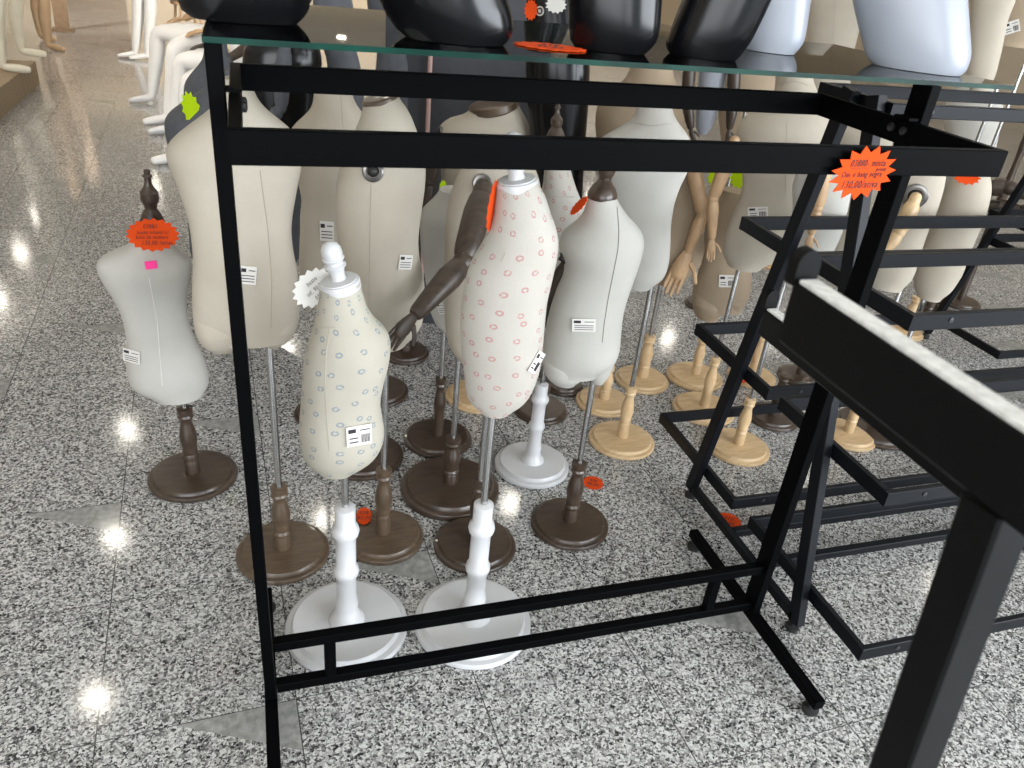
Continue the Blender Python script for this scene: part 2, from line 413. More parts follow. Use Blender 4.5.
def ry_of(hw, ratio, neck=.95):
    m = hw.max(); k = np.clip((hw / m - .45) / .3, 0, 1)
    return smooth1(hw * (neck * (1 - k) + ratio * k), 2.0)

BASES = {
 'dark': dict(m='darkwood', h=.024), 'brown': dict(m='brownwood', h=.026), 'white': dict(m='whitepaint', h=.03), 'pale': dict(m='paleW', h=.024)}
def stand(root, A, r, kind, z_sp, z_top, pole_r=.0085, spr=.022, thick=1.0):
    mt = M[BASES[kind]['m']]; h = BASES[kind]['h'] * thick
    b = MB().lathe([(r * .97, 0), (r, .003), (r, h * .45), (r * .985, h * .55), (r * .90, h * .62), (r * .885, h * .85), (r * .86, h), (spr * 1.2, h + .001)], A, n=48)
    b.build('base', mt, root)
    z0 = h; L = z_sp - z0; s = spr
    if kind == 'white':
        pr = [(1.9, 0), (1.75, .03), (1.3, .07), (1.12, .12), (1.2, .16), (1.12, .2), (1.0, .24), (1.0, .40), (1.22, .43), (1.28, .455), (1.22, .48), (1.0, .51), (1.0, .74), (1.25, .77), (1.35, .80), (1.25, .83), (.98, .86), (.98, .99), (.5, 1.0)]
    else:
        pr = [(1.05, 0), (1.05, .20), (.98, .22), (1.1, .26), (.92, .30), (1.05, .34), (.98, .38), (1.15, .48), (1.2, .55), (1.05, .66), (.80, .76), (.78, .80), (.95, .84), (1.08, .87), (.92, .90), (1.05, .93), (1.05, .985), (.5, 1.0)]
    MB().lathe([(a * s, z0 + L * t) for a, t in pr], A, n=28).build('spindle', mt, root)
    if z_top > z_sp + .03: MB().lathe([(pole_r, z_sp - .01), (pole_r, z_top)], A, n=16).build('pole', M['chrome'], root)

def orient(nrm, up=(0, 0, 1)):
    z = V(nrm).normalized(); x = V(up).cross(z).normalized(); y = z.cross(x); return x, y, z
def quad(mb, c, x, y, z, w, h, d=.001):
    c = V(c); vs = []
    for zz in (0, d):
        for a, b in ((-1, -1), (1, -1), (1, 1), (-1, 1)): vs.append(c + x * a * w / 2 + y * b * h / 2 + z * zz)
    mb.add(vs, [(3, 2, 1, 0), (4, 5, 6, 7), (0, 1, 5, 4), (1, 2, 6, 5), (2, 3, 7, 6), (3, 0, 4, 7)])

def bvh_of(o, off):
    me = o.data; return BVHTree.FromPolygons([tuple(v.co + off) for v in me.vertices], [tuple(p.vertices) for p in me.polygons])
def hit(bv, px, py):
    h = bv.ray_cast(EYE, ray(px, py)); return (h[0], h[1]) if h[0] is not None else (None, None)
def label_on(root, body, bv, px, py, wpx, hpx, rot=0.0, code=True):
    P, N = hit(bv, px, py)
    if P is None: return
    if N.dot(P - EYE) > 0: N = -N
    s = depth(P) / FPX; x, y, z = orient(N, UP); cR, sR = math.cos(rot), math.sin(rot)
    x, y = x * cR + y * sR, y * cR - x * sR
    fs = 1 / max(.45, abs(N.dot((EYE - P).normalized())))
    w, h = wpx * s * min(fs, 1.3), hpx * s * 1.05; mb = MB(); quad(mb, P + N * .0015, x, y, z, w, h, .0012)
    card = mb.build('size_label', M['whitecard'], body, False)
    ik = MB(); o = P + N * .0029
    quad(ik, o + x * (-w * .28) + y * h * .27, x, y, z, w * .30, h * .20, .0004)
    quad(ik, o + x * (w * .22) + y * h * .27, x, y, z, w * .40, h * .05, .0004)
    if code:
        for i in range(6): quad(ik, o + x * (w * (.10 + i * .06)) + y * (-h * .16), x, y, z, w * (.025 if i % 2 else .04), h * .42, .0004)
        for i in range(2): quad(ik, o + x * (-w * .22) + y * (-h * (.1 + .2 * i)), x, y, z, w * .36, h * .06, .0004)
    else:
        for i in range(3): quad(ik, o + y * (-h * (.02 + .16 * i)), x, y, z, w * .8, h * .045, .0004)
    ik.build('print', M['ink'], card, False)
def seam_on(root, body, bv, pts, r=.0009, name='seam', mat='seam'):
    if isinstance(pts[-1], str): mat = pts[-1]; pts = pts[:-1]
    P = []
    for (x0, y0), (x1, y1) in zip(pts, pts[1:]):
        for i in range(8):
            t = i / 8; h, N = hit(bv, x0 + (x1 - x0) * t, y0 + (y1 - y0) * t)
            if h is not None: P.append(h + (EYE - h).normalized() * .0004)
    if len(P) > 2: MB().tube(P, r, 6, cap=False).build(name, M[mat], body)
def ring_on(root, body, bv, px, py, rpx, mat='ring'):
    P, N = hit(bv, px, py)
    if P is None: return None
    if N.dot(P - EYE) > 0: N = -N
    s = depth(P) / FPX; r = rpx * s
    rg = MB().lathe([(r * .62, -.006), (r, -.004), (r * 1.02, .002), (r * .85, .005), (r * .62, .004), (r * .6, -.002)], P, N, 28).build('armhole_ring', M[mat], body)
    MB().lathe([(r * .6, -.004), (r * .5, .004), (r * .3, .010), (.001, .012)], P, N, 20).build('socket', M['dark'], rg)
    return P

CAPS = {}
def cap_on(root, P, r, kind, axis, hpx_m):
    ax = V(axis).normalized()
    if kind == 'white':
        MB().lathe([(r * .95, -.012), (r * 1.02, -.010), (r * 1.02, .004), (r * .98, .007), (r * .90, .008), (r * .88, .010), (r * .3, .012)], P, ax, 40).build('neck_cap', M['whitepaint'], root)
        h = hpx_m; s = h
        MB().lathe([(.21 * s, .010), (.175 * s, .06 * s + .006), (.15 * s, .20 * s), (.165 * s, .30 * s), (.19 * s, .38 * s), (.235 * s, .43 * s), (.24 * s, .46 * s), (.195 * s, .49 * s), (.185 * s, .55 * s), (.23 * s, .59 * s), (.24 * s, .62 * s), (.21 * s, .65 * s), (.225 * s, .72 * s), (.215 * s, .83 * s), (.165 * s, .93 * s), (.075 * s, .985 * s), (.001, s)], P, ax, 28).build('finial', M['whitepaint'], root)
    elif kind == 'dark':
        MB().lathe([(r * 1.0, -.010), (r * 1.06, -.006), (r * 1.06, .004), (r * .96, .011), (r * .84, .020), (r * .62, .030), (r * .40, .040), (r * .26, .047)], P, ax, 36).build('neck_cap', M['darkwood'], root)
        h = hpx_m; s = h
        MB().lathe([(r * .45, .040), (.12 * s, .046), (.105 * s, .27 * s), (.10 * s, .32 * s), (.14 * s, .38 * s), (.165 * s, .46 * s), (.16 * s, .55 * s), (.165 * s, .57 * s), (.145 * s, .59 * s), (.085 * s, .68 * s), (.062 * s, .76 * s), (.06 * s, .84 * s), (.085 * s, .86 * s), (.085 * s, .89 * s), (.055 * s, .91 * s), (.058 * s, .98 * s), (.03 * s, s)], P, ax, 24).build('finial', M['darkwood'], root)
    elif kind == 'disc':
        MB().lathe([(r * .99, -.020), (r * 1.06, -.014), (r * 1.06, .006), (r * .96, .010), (r * .5, .011)], P, ax, 36).build('neck_cap', M['brownwood'], root)

def hand_mb(mb, W, D, Nn, L, curl=.25):
    "wooden hand: palm and five fingers; W wrist, D direction, Nn palm normal"
    D = V(D).normalized(); S = D.cross(V(Nn)).normalized(); Nn = S.cross(D).normalized(); W = V(W)
    mb.tube([W, W + D * L * .18, W + D * L * .36, W + D * L * .48], [L * .12, L * .16, L * .19, L * .17], 12, (Nn, .5))
    for i, (o, ln) in enumerate(((-.135, .40), (-.045, .50), (.05, .47), (.13, .36))):
        b = W + D * L * .46 + S * L * o; ln *= L
        p1 = b + (D + S * o * .5) * ln * .4; p2 = p1 + (D + Nn * curl + S * o * .5).normalized() * ln * .34; p3 = p2 + (D * .8 + Nn * curl * 2.2).normalized() * ln * .28
        mb.tube([b, p1, p2, p3], [L * .055, L * .05, L * .045, L * .034], 8)
    b = W + D * L * .16 - S * L * .15
    mb.tube([b, b + (D * .6 - S * .7) * L * .2, b + (D * .9 - S * .75 + Nn * .2) * L * .36], [L * .065, L * .055, L * .04], 8)

def arm(root, A, pts, off, rad, mat, hand=.14, offs=None):
    "articulated wooden arm: shoulder joint, upper arm, elbow joint, forearm, hand"
    o = offs or [off] * 4
    S, E, Wr, Hd = [onp(p[0], p[1], A, q) for p, q in zip(pts, o)]
    mt = M[mat]; r = rad
    d = (E - S).normalized()
    MB().tube([S, S + d * r * .8], [r * .75, r * .8], 14).build('shoulder_joint', mt, root)
    L = (E - S).length
    MB().tube([S + d * r * 1.1, S + d * L * .35, S + d * L * .8, S + d * (L - r * .7)], [r * .92, r * 1.05, r * .98, r * .92], 16).build('upper_arm', mt, root)
    MB().tube([E - d * r * .25, E + (Wr - E).normalized() * r * .25], [r * .78, r * .78], 14).build('elbow_joint', mt, root)
    d2 = (Wr - E).normalized(); L2_ = (Wr - E).length
    MB().tube([E + d2 * r * .7, E + d2 * L2_ * .3, E + d2 * L2_ * .7, Wr - d2 * r * .5], [r * .82, r * .92, r * .72, r * .58], 16).build('forearm', mt, root)
    hm = MB(); hand_mb(hm, Wr, (Hd - Wr), dirs(A)[0] * -1, (Hd - Wr).length * 1.0)
    hm.build('hand', mt, root)

def form(name, label, base, brpx, kind, sp, rows, mat, ratio=.72, cap=None, cap_tilt=0.0, fin_px=0, lobes=(), labels=(), seams=(), rings=(), arms=(), cat='dress form', group=None, dz=0.0, spr=.022, pole2=None, thick=1.0, yo=0.0, neck=.95, ztop=None, bury=.05):
    A = F(base[0], base[1], .02); A.z = 0
    n, e = dirs(A)
    root = thing(name, label, cat, A, group)
    rb = brpx * depth(A) / FPX
    zs, c, hw = profile(rows, A, dz)
    if sp is not None:
        zsp = onp(base[0] + (sp - base[1]) * (365 - base[0]) / (1816 - base[1]), sp, A).z
        stand(root, A, rb, kind, zsp, zs[0] + bury, spr=spr, thick=thick)
    mb = MB(); uvs = []
    ry = ry_of(hw, ratio, neck)
    loft(mb, zs, c, hw, ry, A, e, n, uvs=uvs, yo=yo)
    if cap_tilt and cap in ('white', 'disc'):
        zt_ = float(zs[-1]); A0 = V((A[0], A[1], 0))
        for i_, p_ in enumerate(mb.v):
            w_ = max(0.0, 1 - (zt_ - p_[2]) / .05)
            if w_ > 0: mb.v[i_] = (p_[0], p_[1], p_[2] - cap_tilt * ((V(p_) - A0).dot(e) - float(c[-1])) * w_)
    for lr in lobes:
        z2, c2, h2 = profile(lr, A, dz, 28); loft(mb, z2, c2, h2, h2 * (.50 + .52 * np.clip((z2.max() - z2) / (.55 * (z2.max() - z2.min())), 0, 1)), A, e, n, uvs=uvs, yo=yo)
    body = mb.build('torso', M[mat], root)
    per = 2 * math.pi * float(np.mean(hw)) * .9
    ul = body.data.uv_layers.new(name='UVMap')
    for p in body.data.polygons:
        us = [uvs[body.data.loops[li].vertex_index][0] for li in p.loop_indices]
        wrap = max(us) - min(us) > .5 and len(us) == 4
        for li, uu in zip(p.loop_indices, us):
            vv = uvs[body.data.loops[li].vertex_index][1]
            if wrap and uu < .5: uu += 1
            ul.data[li].uv = (uu * per, vv)
    bv = bvh_of(body, A)
    if cap:
        P = V((A[0], A[1], 0)) + e * float(c[-1]) + V((0, 0, float(zs[-1]))) + n * yo
        cap_on(root, P, float(hw[-1]), cap, V((0, 0, 1)) + e * cap_tilt - n * .05, fin_px * depth(P) / FPX)
    for lb in labels: label_on(root, body, bv, *lb)
    for sm in seams: seam_on(root, body, bv, sm)
    for rg in rings: ring_on(root, body, bv, *rg)
    for am in arms: arm(root, A, *am)
    root['_A'] = tuple(A)
    return root, A, bv

G = 'cloth covered dress forms on turned stands'
# small form far left with orange tag
m1 = form('dress_form', 'small white cloth bust with dark urn finial, pink sticker and brown round stand', (193, 472), 42, 'dark', 407,
 [(222, 141, 164), (240, 137, 168), (248, 126, 177), (254, 108, 186), (258, 98, 191), (265, 95, 192), (275, 98, 191), (285, 104, 189), (295, 111, 187), (310, 119, 187), (325, 124, 190), (340, 126.5, 195), (355, 125.5, 203), (370, 126, 208), (380, 128, 209.5), (388, 132, 207), (393, 140, 201), (396, 155, 190)],
 'linen', .62, 'dark', .03, 54, labels=[(132, 356, 15, 13, -.25, False)], seams=[[(149, 278), (157, 320), (163, 395), 'paleseam']], spr=.021, group=G)
m2 = form('dress_form', 'big cream torso with short thigh stumps, brown stand behind the slim front post', (283, 548), 45, 'brown', 486,
 [(78, 222, 251), (90, 221, 253), (100, 218, 258), (108, 212, 264), (115, 203, 272), (122, 193, 283), (130, 182, 292), (138, 172, 298), (146, 165, 302), (155, 165, 303), (165, 168, 302), (180, 175, 299), (200, 182, 295), (215, 187, 292.5), (230, 190, 291), (250, 192.5, 293), (265, 193, 296.5), (285, 192, 299), (305, 192, 300.5), (322, 193, 299), (333, 200, 294), (337, 215, 285)],
 'cream', .55, lobes=[[(300, 193, 252), (320, 193, 251), (335, 196, 247), (345, 203, 240), (349, 212, 232)], [(300, 246, 300), (320, 250, 299), (333, 255, 294), (342, 260, 286), (346, 268, 278)]],
 labels=[(248, 275, 15, 18, -.05, False)], seams=[[(260, 170), (268, 230), (272, 280), (271, 335)]], spr=.021, group=G)
m3 = form('dress_form', 'cream cloth torso with wide neck partly hidden behind the wooden-capped side-view form', (362, 452), 41, 'dark', 420,
 [(76, 315, 351), (90, 314, 352), (100, 313.5, 353), (108, 312, 358), (115, 306, 364), (121, 297, 371), (127, 291, 377), (135, 288, 380), (150, 289, 380), (170, 294, 376), (186, 299, 372), (200, 302, 369), (220, 301, 368), (240, 299.5, 369), (262, 299, 370), (280, 300, 369), (295, 303, 366), (304, 310, 358), (308, 322, 346)],
 'cream', .55, labels=[(327, 231, 13, 19, -.05, False)], seams=[[(341, 95), (343, 125), (347, 135)]], spr=.02, group=G)
m4 = form('dress_form', 'cream cloth form turned side-on with slanted brown wooden neck disc and metal armhole ring', (383, 533), 40, 'brown', 468,
 [(101, 363, 395), (108, 362, 402), (117, 360, 410), (126, 357, 415), (135, 353, 418.5), (145, 348, 422), (157, 343, 425), (170, 339, 426), (187, 336, 425), (207, 335.5, 422), (225, 336.5, 419.5), (245, 338, 418), (260, 339, 420), (280, 339, 424), (300, 340, 425.5), (320, 344, 423), (332, 350, 416), (340, 362, 405)],
 'cream', 1.1, 'disc', -.32, labels=[(405, 262, 13, 14, .1, False)], seams=[[(371, 184), (370, 240), (369, 315)]], rings=[(373, 171, 11)], spr=.02, group=G)
m5a = form('dress_form', 'square-shouldered cream cloth bust with slanted brown neck disc and a hanging dark wooden arm', (478, 393), 32, 'pale', 350,
 [(105, 470, 515), (112, 465, 518), (117, 452, 523), (121, 443, 527), (126, 438, 530), (134, 438, 532), (150, 440, 533), (175, 441, 531), (200, 442, 527), (230, 446, 522), (260, 447, 522), (280, 448, 522), (295, 455, 516), (300, 470, 505)],
 'cream', .6, 'disc', -.25, rings=[(440, 131, 5)], arms=[([(438, 138), (430, 182), (424, 222), (420, 240)], .06, .022, 'armwood')], group=G)
m5c = form('child_dress_form', 'plain pale grey child form behind, half hidden by the dark jointed arm', (438, 435), 34, 'dark', 377,
 [(190, 440, 474), (200, 432, 482), (206, 424, 488), (214, 419, 492), (230, 420, 491), (250, 421, 487), (270, 424, 484), (290, 427, 482), (310, 430, 481), (325, 436, 476), (331, 446, 466)],
 'linen', .65, labels=[(441, 308, 5, 12, 0, False)], spr=.017, group=G)
m5b = form('child_dress_form', 'pale child form with open armhole and a bent dark wooden arm', (450, 485), 49, 'dark', 437,
 [(140, 480, 516), (152, 474, 522), (160, 466, 530), (170, 460, 536), (180, 455, 540), (192, 451, 541), (212, 446.5, 540), (240, 445, 536), (275, 444.5, 530), (300, 444.5, 528), (325, 445, 530), (340, 447, 528), (352, 452, 520), (359, 462, 505)],
 'cream', .62, rings=[(482, 184, 10)], arms=[([(484, 188), (464, 262), (413, 317), (384, 350)], .0, .032, 'armwood', .14, [.115, .27, .41, .44])], spr=.023, thick=1.5, group=G)
m8 = form('child_dress_form', 'white cloth child body with leg stumps, dark urn finial and long side seam', (570, 520), 39, 'dark', 462,
 [(195, 588, 614), (205, 586, 620), (212, 584, 624), (220, 577, 630), (225, 571, 636), (230, 563, 640), (237, 560, 644), (245, 559, 644.5), (255, 563, 642.5), (265, 565, 640), (275, 563, 636), (287, 557, 632), (300, 552.5, 627.5), (312, 549, 624), (325, 546, 622), (337, 544.5, 621), (352, 543, 620), (362, 544, 616), (369, 552, 608), (372, 565, 598)],
 'linen', .75, 'dark', .02, 55, lobes=[[(335, 544, 590), (352, 543, 590), (368, 544, 588), (378, 549, 584), (383, 560, 575)], [(335, 576, 621), (352, 580, 619), (368, 586, 613), (378, 590, 608), (383, 595, 603)]],
 labels=[(584, 325, 22, 13, -.03, False)], seams=[[(617, 207), (619, 230), (618, 250), (613, 275), (608, 300), (604, 325), (602, 345), 'darkseam']], rings=[(563, 258, 6, 'dark')],
 arms=[([(567, 262), (550, 300), (540, 330), (536, 345)], -.06, .02, 'armwood')], spr=.021, group=G)
m7 = form('child_dress_form', 'pink flower print child torso facing sideways, in front of the bent dark arm', (473, 618), 58, 'white', 503,
 [(184, 496, 536), (190, 496, 538), (200, 495, 546), (210, 494, 549), (220, 492, 553), (230, 487.6, 557), (240, 484, 558.7), (250, 477.5, 558.5), (260, 471.5, 557), (270, 467.5, 554.5), (280, 465, 552.5), (290, 463.7, 550), (300, 462, 547.5), (312, 460.5, 546), (325, 460.5, 545), (340, 461, 543.5), (355, 462.5, 542), (370, 464, 540), (385, 465, 535), (393, 466, 531), (401, 470, 526), (406, 477, 519), (410, 487, 508)],
 'pink', .80, 'white', -.20, 52, labels=[(536, 362, 10, 22, -.3, True)], seams=[[(501, 262), (506, 252)]], spr=.0235, group=G)
m9 = form('child_dress_form', 'second pink flower print child torso, mostly hidden between two other forms, on white stand', (532, 462), 37, 'white', 383,
 [(140, 546, 564), (150, 545, 566), (172, 544, 571), (185, 543, 575), (196, 540, 579), (207, 533, 584), (217, 528, 587), (230, 525, 588), (250, 526, 587), (280, 529, 582), (310, 528, 580), (340, 528, 579), (355, 533, 573), (361, 545, 560)],
 'pink', .75, 'dark', -.05, 36, seams=[[(543, 197), (560, 197), (577, 197)]], spr=.021, group=G)
m6 = form('child_dress_form', 'blue flower print child torso facing sideways with white bullet finial and swollen belly', (347, 622), 60, 'white', 506,
 [(284, 319.5, 360), (295, 319, 362.5), (310, 317, 368), (320, 315, 375), (327, 313, 384), (335, 311, 389.5), (345, 307, 391), (355, 304.5, 390), (367, 302.5, 388), (380, 302, 384), (392, 301.5, 381.5), (405, 300.5, 380), (417, 299.5, 382.5), (430, 299, 384.5), (440, 299.5, 383.5), (450, 301, 379), (458, 304, 372), (464, 310, 362), (468, 320, 350)],
 'blue', .80, 'white', -.22, 46, labels=[(359, 435, 22, 21, .16, True)], seams=[[(330, 329), (326, 352), (325, 385), (327, 420), (330, 455)], [(318, 328), (338, 327)]], spr=.0235, group=G)
m10 = form('dress_form', 'large white cloth bust with broad shoulders and seamed neck on a pale wooden stand', (622, 437), 33, 'pale', 386,
 [(88, 638, 670), (100, 637, 671), (113, 636, 672.5), (120, 632, 676), (126, 622, 680), (132, 610, 686), (138, 600, 690), (146, 592, 692), (156, 591, 692), (172, 596, 688), (187, 601, 680), (205, 606, 674), (225, 609, 671), (245, 611, 670.5), (260, 612, 669.5), (272, 613, 667), (281, 619, 662), (286, 632, 650)],
 'linen', .55, seams=[[(634, 123), (652, 126), (674, 123)]], spr=.019, group=G)
m11 = form('dress_form', 'tan cloth torso with a long jointed wooden arm hanging behind the large white bust', (642, 377), 27, 'pale', 335,
 [(48, 634, 668), (72, 630, 673), (84, 620, 676), (95, 605, 679), (105, 597, 681), (120, 595, 684), (135, 596, 689), (150, 600, 696), (165, 605, 702), (182, 610, 703), (220, 617, 702), (250, 615, 705), (268, 620, 700), (278, 634, 686)],
 'tan', .55, arms=[([(688, 145), (703, 214), (687, 254), (667, 295)], .1, .026, 'tanwood'), ], group=G)
m13 = form('dress_form', 'tan cloth pelvis form with thigh stumps and barcode label below another form', (695, 374), 28, 'pale', 337,
 [(190, 722, 745), (198, 714, 752), (206, 708, 756), (220, 705, 756), (240, 704, 754), (260, 702, 752), (275, 697, 752), (290, 693, 751), (300, 692, 749), (308, 698, 742)],
 'tan', .6, lobes=[[(285, 693, 730), (300, 692, 728), (312, 694, 725), (318, 700, 718)], [(285, 716, 751), (296, 718, 749), (306, 722, 745), (312, 727, 740)]],
 labels=[(727, 281, 15, 12, -.05, True)], spr=.018, group=G)
m12 = form('dress_form', 'large cream hip and torso form with a barcode label above the upper black tier', (704, 406), 31, 'pale', 357,
 [(66, 778, 812), (80, 778, 813), (93, 775, 818), (103, 763, 823), (112, 750, 829), (120, 740, 833), (135, 735, 834), (150, 737, 832), (170, 742, 828), (185, 743, 822), (200, 739, 815), (219, 730, 806), (240, 723.5, 797), (252, 722, 788), (262, 727, 775), (267, 738, 760)],
 'cream', .6, labels=[(758, 212, 19, 10, -.08, True)], seams=[[(779, 85), (795, 81), (811, 86)], [(787, 120), (786, 200)]],
 arms=[([(735, 140), (713, 198), (712, 240), (710, 262)], .14, .022, 'tanwood')], spr=.018, group=G)
m16 = form('dress_form', 'pale grey cloth form seen between the two slanting rack legs with a jointed wooden arm', (738, 444), 32, 'pale', 398,
 [(146, 826, 846), (152, 818, 850), (160, 806, 855), (170, 797, 857), (185, 792, 853), (210, 793, 848), (235, 786, 842), (255, 779, 832), (270, 777, 818), (279, 782, 806), (284, 790, 798)],
 'linen', .6, labels=[(842, 241, 12, 13, 0, False)], arms=[([(829, 150), (817, 208), (811, 235), (806, 256)], .075, .021, 'tanwood')], spr=.018, group=G)
m17 = form('dress_form', 'tan cloth torso with a dark wooden arm, hidden behind the slanting rack post', (752, 374), 24, 'pale', 333,
 [(100, 846, 872), (115, 835, 885), (128, 826, 894), (150, 828, 892), (190, 830, 880), (220, 824, 866), (240, 822, 856), (250, 828, 846)],
 'cream', .6, arms=[([(840, 150), (826, 200), (820, 238), (816, 252)], .16, .018, 'armwood')], spr=.017, group=G)
m14 = form('dress_form', 'cream cloth form with a ringed armhole and pale jointed wooden arm behind the black bars', (848, 432), 28, 'pale', 388,
 [(140, 912, 936), (152, 903, 946), (163, 895, 948), (172, 891, 947), (185, 888, 945), (200, 884, 941), (215, 880, 936), (230, 876, 929), (247, 872, 923), (260, 868, 919), (272, 866, 916), (282, 868, 911), (288, 876, 903)],
 'cream', .75, rings=[(915, 196, 12)], arms=[([(916, 197), (900, 232), (878, 258), (862, 272)], .0, .024, 'paleW', .13, [.09, .13, .16, .18])], spr=.018, group=G)
m15 = form('dress_form', 'leaning cream cloth form carrying a small orange star tag at its top', (875, 425), 38, 'dark', 385,
 [(160, 964, 984), (170, 958, 988), (178, 951, 991), (188, 945, 992), (195, 943, 991.5), (210, 937, 988), (225, 931, 983), (242, 924, 975), (258, 918, 969), (275, 914, 963), (286, 914, 956), (294, 917, 950), (299, 924, 941)],
 'cream', .85, spr=.018, group=G)
# hidden or half hidden forms behind
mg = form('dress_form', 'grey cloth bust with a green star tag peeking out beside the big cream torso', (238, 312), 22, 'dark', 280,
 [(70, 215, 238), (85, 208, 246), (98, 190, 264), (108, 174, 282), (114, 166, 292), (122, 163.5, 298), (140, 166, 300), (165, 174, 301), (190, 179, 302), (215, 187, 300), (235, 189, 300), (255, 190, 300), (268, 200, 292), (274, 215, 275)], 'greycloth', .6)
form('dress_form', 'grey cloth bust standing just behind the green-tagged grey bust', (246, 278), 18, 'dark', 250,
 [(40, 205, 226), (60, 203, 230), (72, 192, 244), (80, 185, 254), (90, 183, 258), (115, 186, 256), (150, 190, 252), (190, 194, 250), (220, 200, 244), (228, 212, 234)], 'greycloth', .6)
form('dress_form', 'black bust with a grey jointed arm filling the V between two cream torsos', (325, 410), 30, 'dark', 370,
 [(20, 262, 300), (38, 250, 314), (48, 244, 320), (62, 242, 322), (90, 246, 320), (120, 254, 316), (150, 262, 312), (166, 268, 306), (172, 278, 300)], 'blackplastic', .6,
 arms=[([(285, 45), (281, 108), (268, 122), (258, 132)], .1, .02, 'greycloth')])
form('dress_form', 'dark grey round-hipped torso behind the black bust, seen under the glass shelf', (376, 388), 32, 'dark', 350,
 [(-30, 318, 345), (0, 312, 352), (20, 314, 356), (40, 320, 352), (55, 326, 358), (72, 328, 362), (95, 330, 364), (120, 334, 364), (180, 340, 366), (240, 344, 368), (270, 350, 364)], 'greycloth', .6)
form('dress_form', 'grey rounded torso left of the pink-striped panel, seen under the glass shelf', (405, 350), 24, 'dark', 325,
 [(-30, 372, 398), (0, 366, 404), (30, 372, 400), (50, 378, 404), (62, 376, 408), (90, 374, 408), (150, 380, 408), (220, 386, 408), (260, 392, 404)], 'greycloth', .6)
mab = form('dress_form', 'shiny black bust standing behind the dark turned finial', (541, 407), 27, 'dark', 372,
 [(-50, 536, 566), (-30, 528, 574), (0, 526, 578), (30, 527, 584), (46, 527, 588), (60, 525, 590), (100, 527, 589), (135, 530, 586), (200, 538, 582), (250, 540, 580), (300, 545, 575), (320, 553, 567)], 'blackplastic', .65)
form('dress_form', 'white plastic hip form on steel pole with dark wooden arms hanging beside it', (701, 302), 16, 'dark', 268,
 [(20, 706, 740), (40, 703, 738), (60, 700, 732), (80, 698, 726), (100, 696, 722), (118, 695, 716), (130, 696, 711), (134, 700, 706)], 'whiteplastic', .9,
 arms=[([(690, 60), (687, 100), (691, 130), (694, 146)], .05, .028, 'armwood'), ([(735, 52), (733, 105), (729, 130), (727, 146)], .05, .028, 'armwood')], bury=.12)
form('dress_form', 'tan cloth bust at the shop rear right of the hanging dark arms', (722, 290), 18, 'pale', 255,
 [(20, 735, 758), (40, 728, 765), (55, 720, 772), (75, 716, 776), (110, 718, 772), (150, 722, 768), (200, 724, 764), (225, 732, 752)], 'tan', .6)
form('dress_form', 'tall tan cloth torso seen between the two white busts through the glass', (775, 262), 18, 'pale', 225,
 [(-45, 828, 848), (-20, 818, 858), (-8, 808, 866), (10, 806, 866), (35, 808, 858), (60, 806, 852), (90, 804, 850), (130, 804, 846), (170, 800, 836), (180, 808, 826)], 'cream', .6, seams=[[(835, 0), (833, 40), (830, 70)]])
form('dress_form', 'cream cloth form right of the big white bust, behind the glass corner', (905, 330), 18, 'pale', 296,
 [(-70, 985, 1012), (-40, 975, 1022), (-10, 972, 1020), (20, 970, 1008), (50, 968, 1002), (75, 966, 996), (92, 970, 988), (98, 975, 982)], 'cream', .6)
form('dress_form', 'tan cloth form with white label cut off at the picture corner', (925, 318), 18, 'dark', 280,
 [(-90, 1010, 1044), (-60, 1000, 1058), (-30, 994, 1062), (0, 988, 1056), (25, 982, 1046), (38, 982, 1038), (46, 992, 1028)], 'tan', .6, labels=[(1012, 27, 13, 11, .1, True)], pole2=1)
form('dress_form', 'cream cloth form far behind at the edge, above the leaning form', (938, 312), 22, 'dark', 285,
 [(60, 965, 985), (80, 958, 992), (96, 948, 1002), (110, 944, 1004), (140, 946, 998), (170, 946, 990), (190, 944, 984), (205, 950, 974)], 'linen', .6)
# loose stands whose bodies stay out of sight
def bare_stand(label, base, rpx, kind, sp, ht, knob=False):
    A = F(base[0], base[1], .02); A.z = 0
    root = thing('form_stand', label, 'stand', A, 'bare turned stands')
    zsp = onp(base[0] + (sp - base[1]) * (365 - base[0]) / (1816 - base[1]), sp, A).z
    stand(root, A, rpx * depth(A) / FPX, kind, zsp, zsp + ht, spr=.019)
bare_stand('dark brown stand with short pole beside a pale stand, under the stepped tiers', (773, 414), 26, 'dark', 374, .02)
bare_stand('dark brown round stand just behind the short-pole dark stand', (800, 374), 22, 'dark', 352, .01)
bare_stand('pale wooden stand half hidden between the white child form and the large bust', (604, 399), 28, 'pale', 365, .20)
bare_stand('dark stand low behind the white child form', (564, 383), 20, 'dark', 379, .004)
bare_stand('dark brown stand with steel pole directly behind the white stand of the front pink torso', (475, 541), 41, 'dark', 480, .30)

bare_stand('dark brown stand with a tall turned spindle rising behind the leaning cream form', (960, 300), 20, 'dark', 118, .02)
for lb, p, q, w_, h2_ in (('dark wooden jointed arm lying on the far rack, upper of the pair', (984, 186), (1010, 188), (1034, 196), (1050, 203)), ('dark wooden jointed arm lying on the far rack, lower of the pair', (990, 206), (1014, 210), (1040, 216), (1056, 222))):
    P = F(1010, 196, .70); ra = thing('mannequin_arm', lb, 'mannequin arm', (P.x, P.y, .67), 'loose wooden arms on the far rack')
    arm(ra, V((P.x, P.y, 0)), [p, q, w_, h2_], 0, .04, 'armwood')
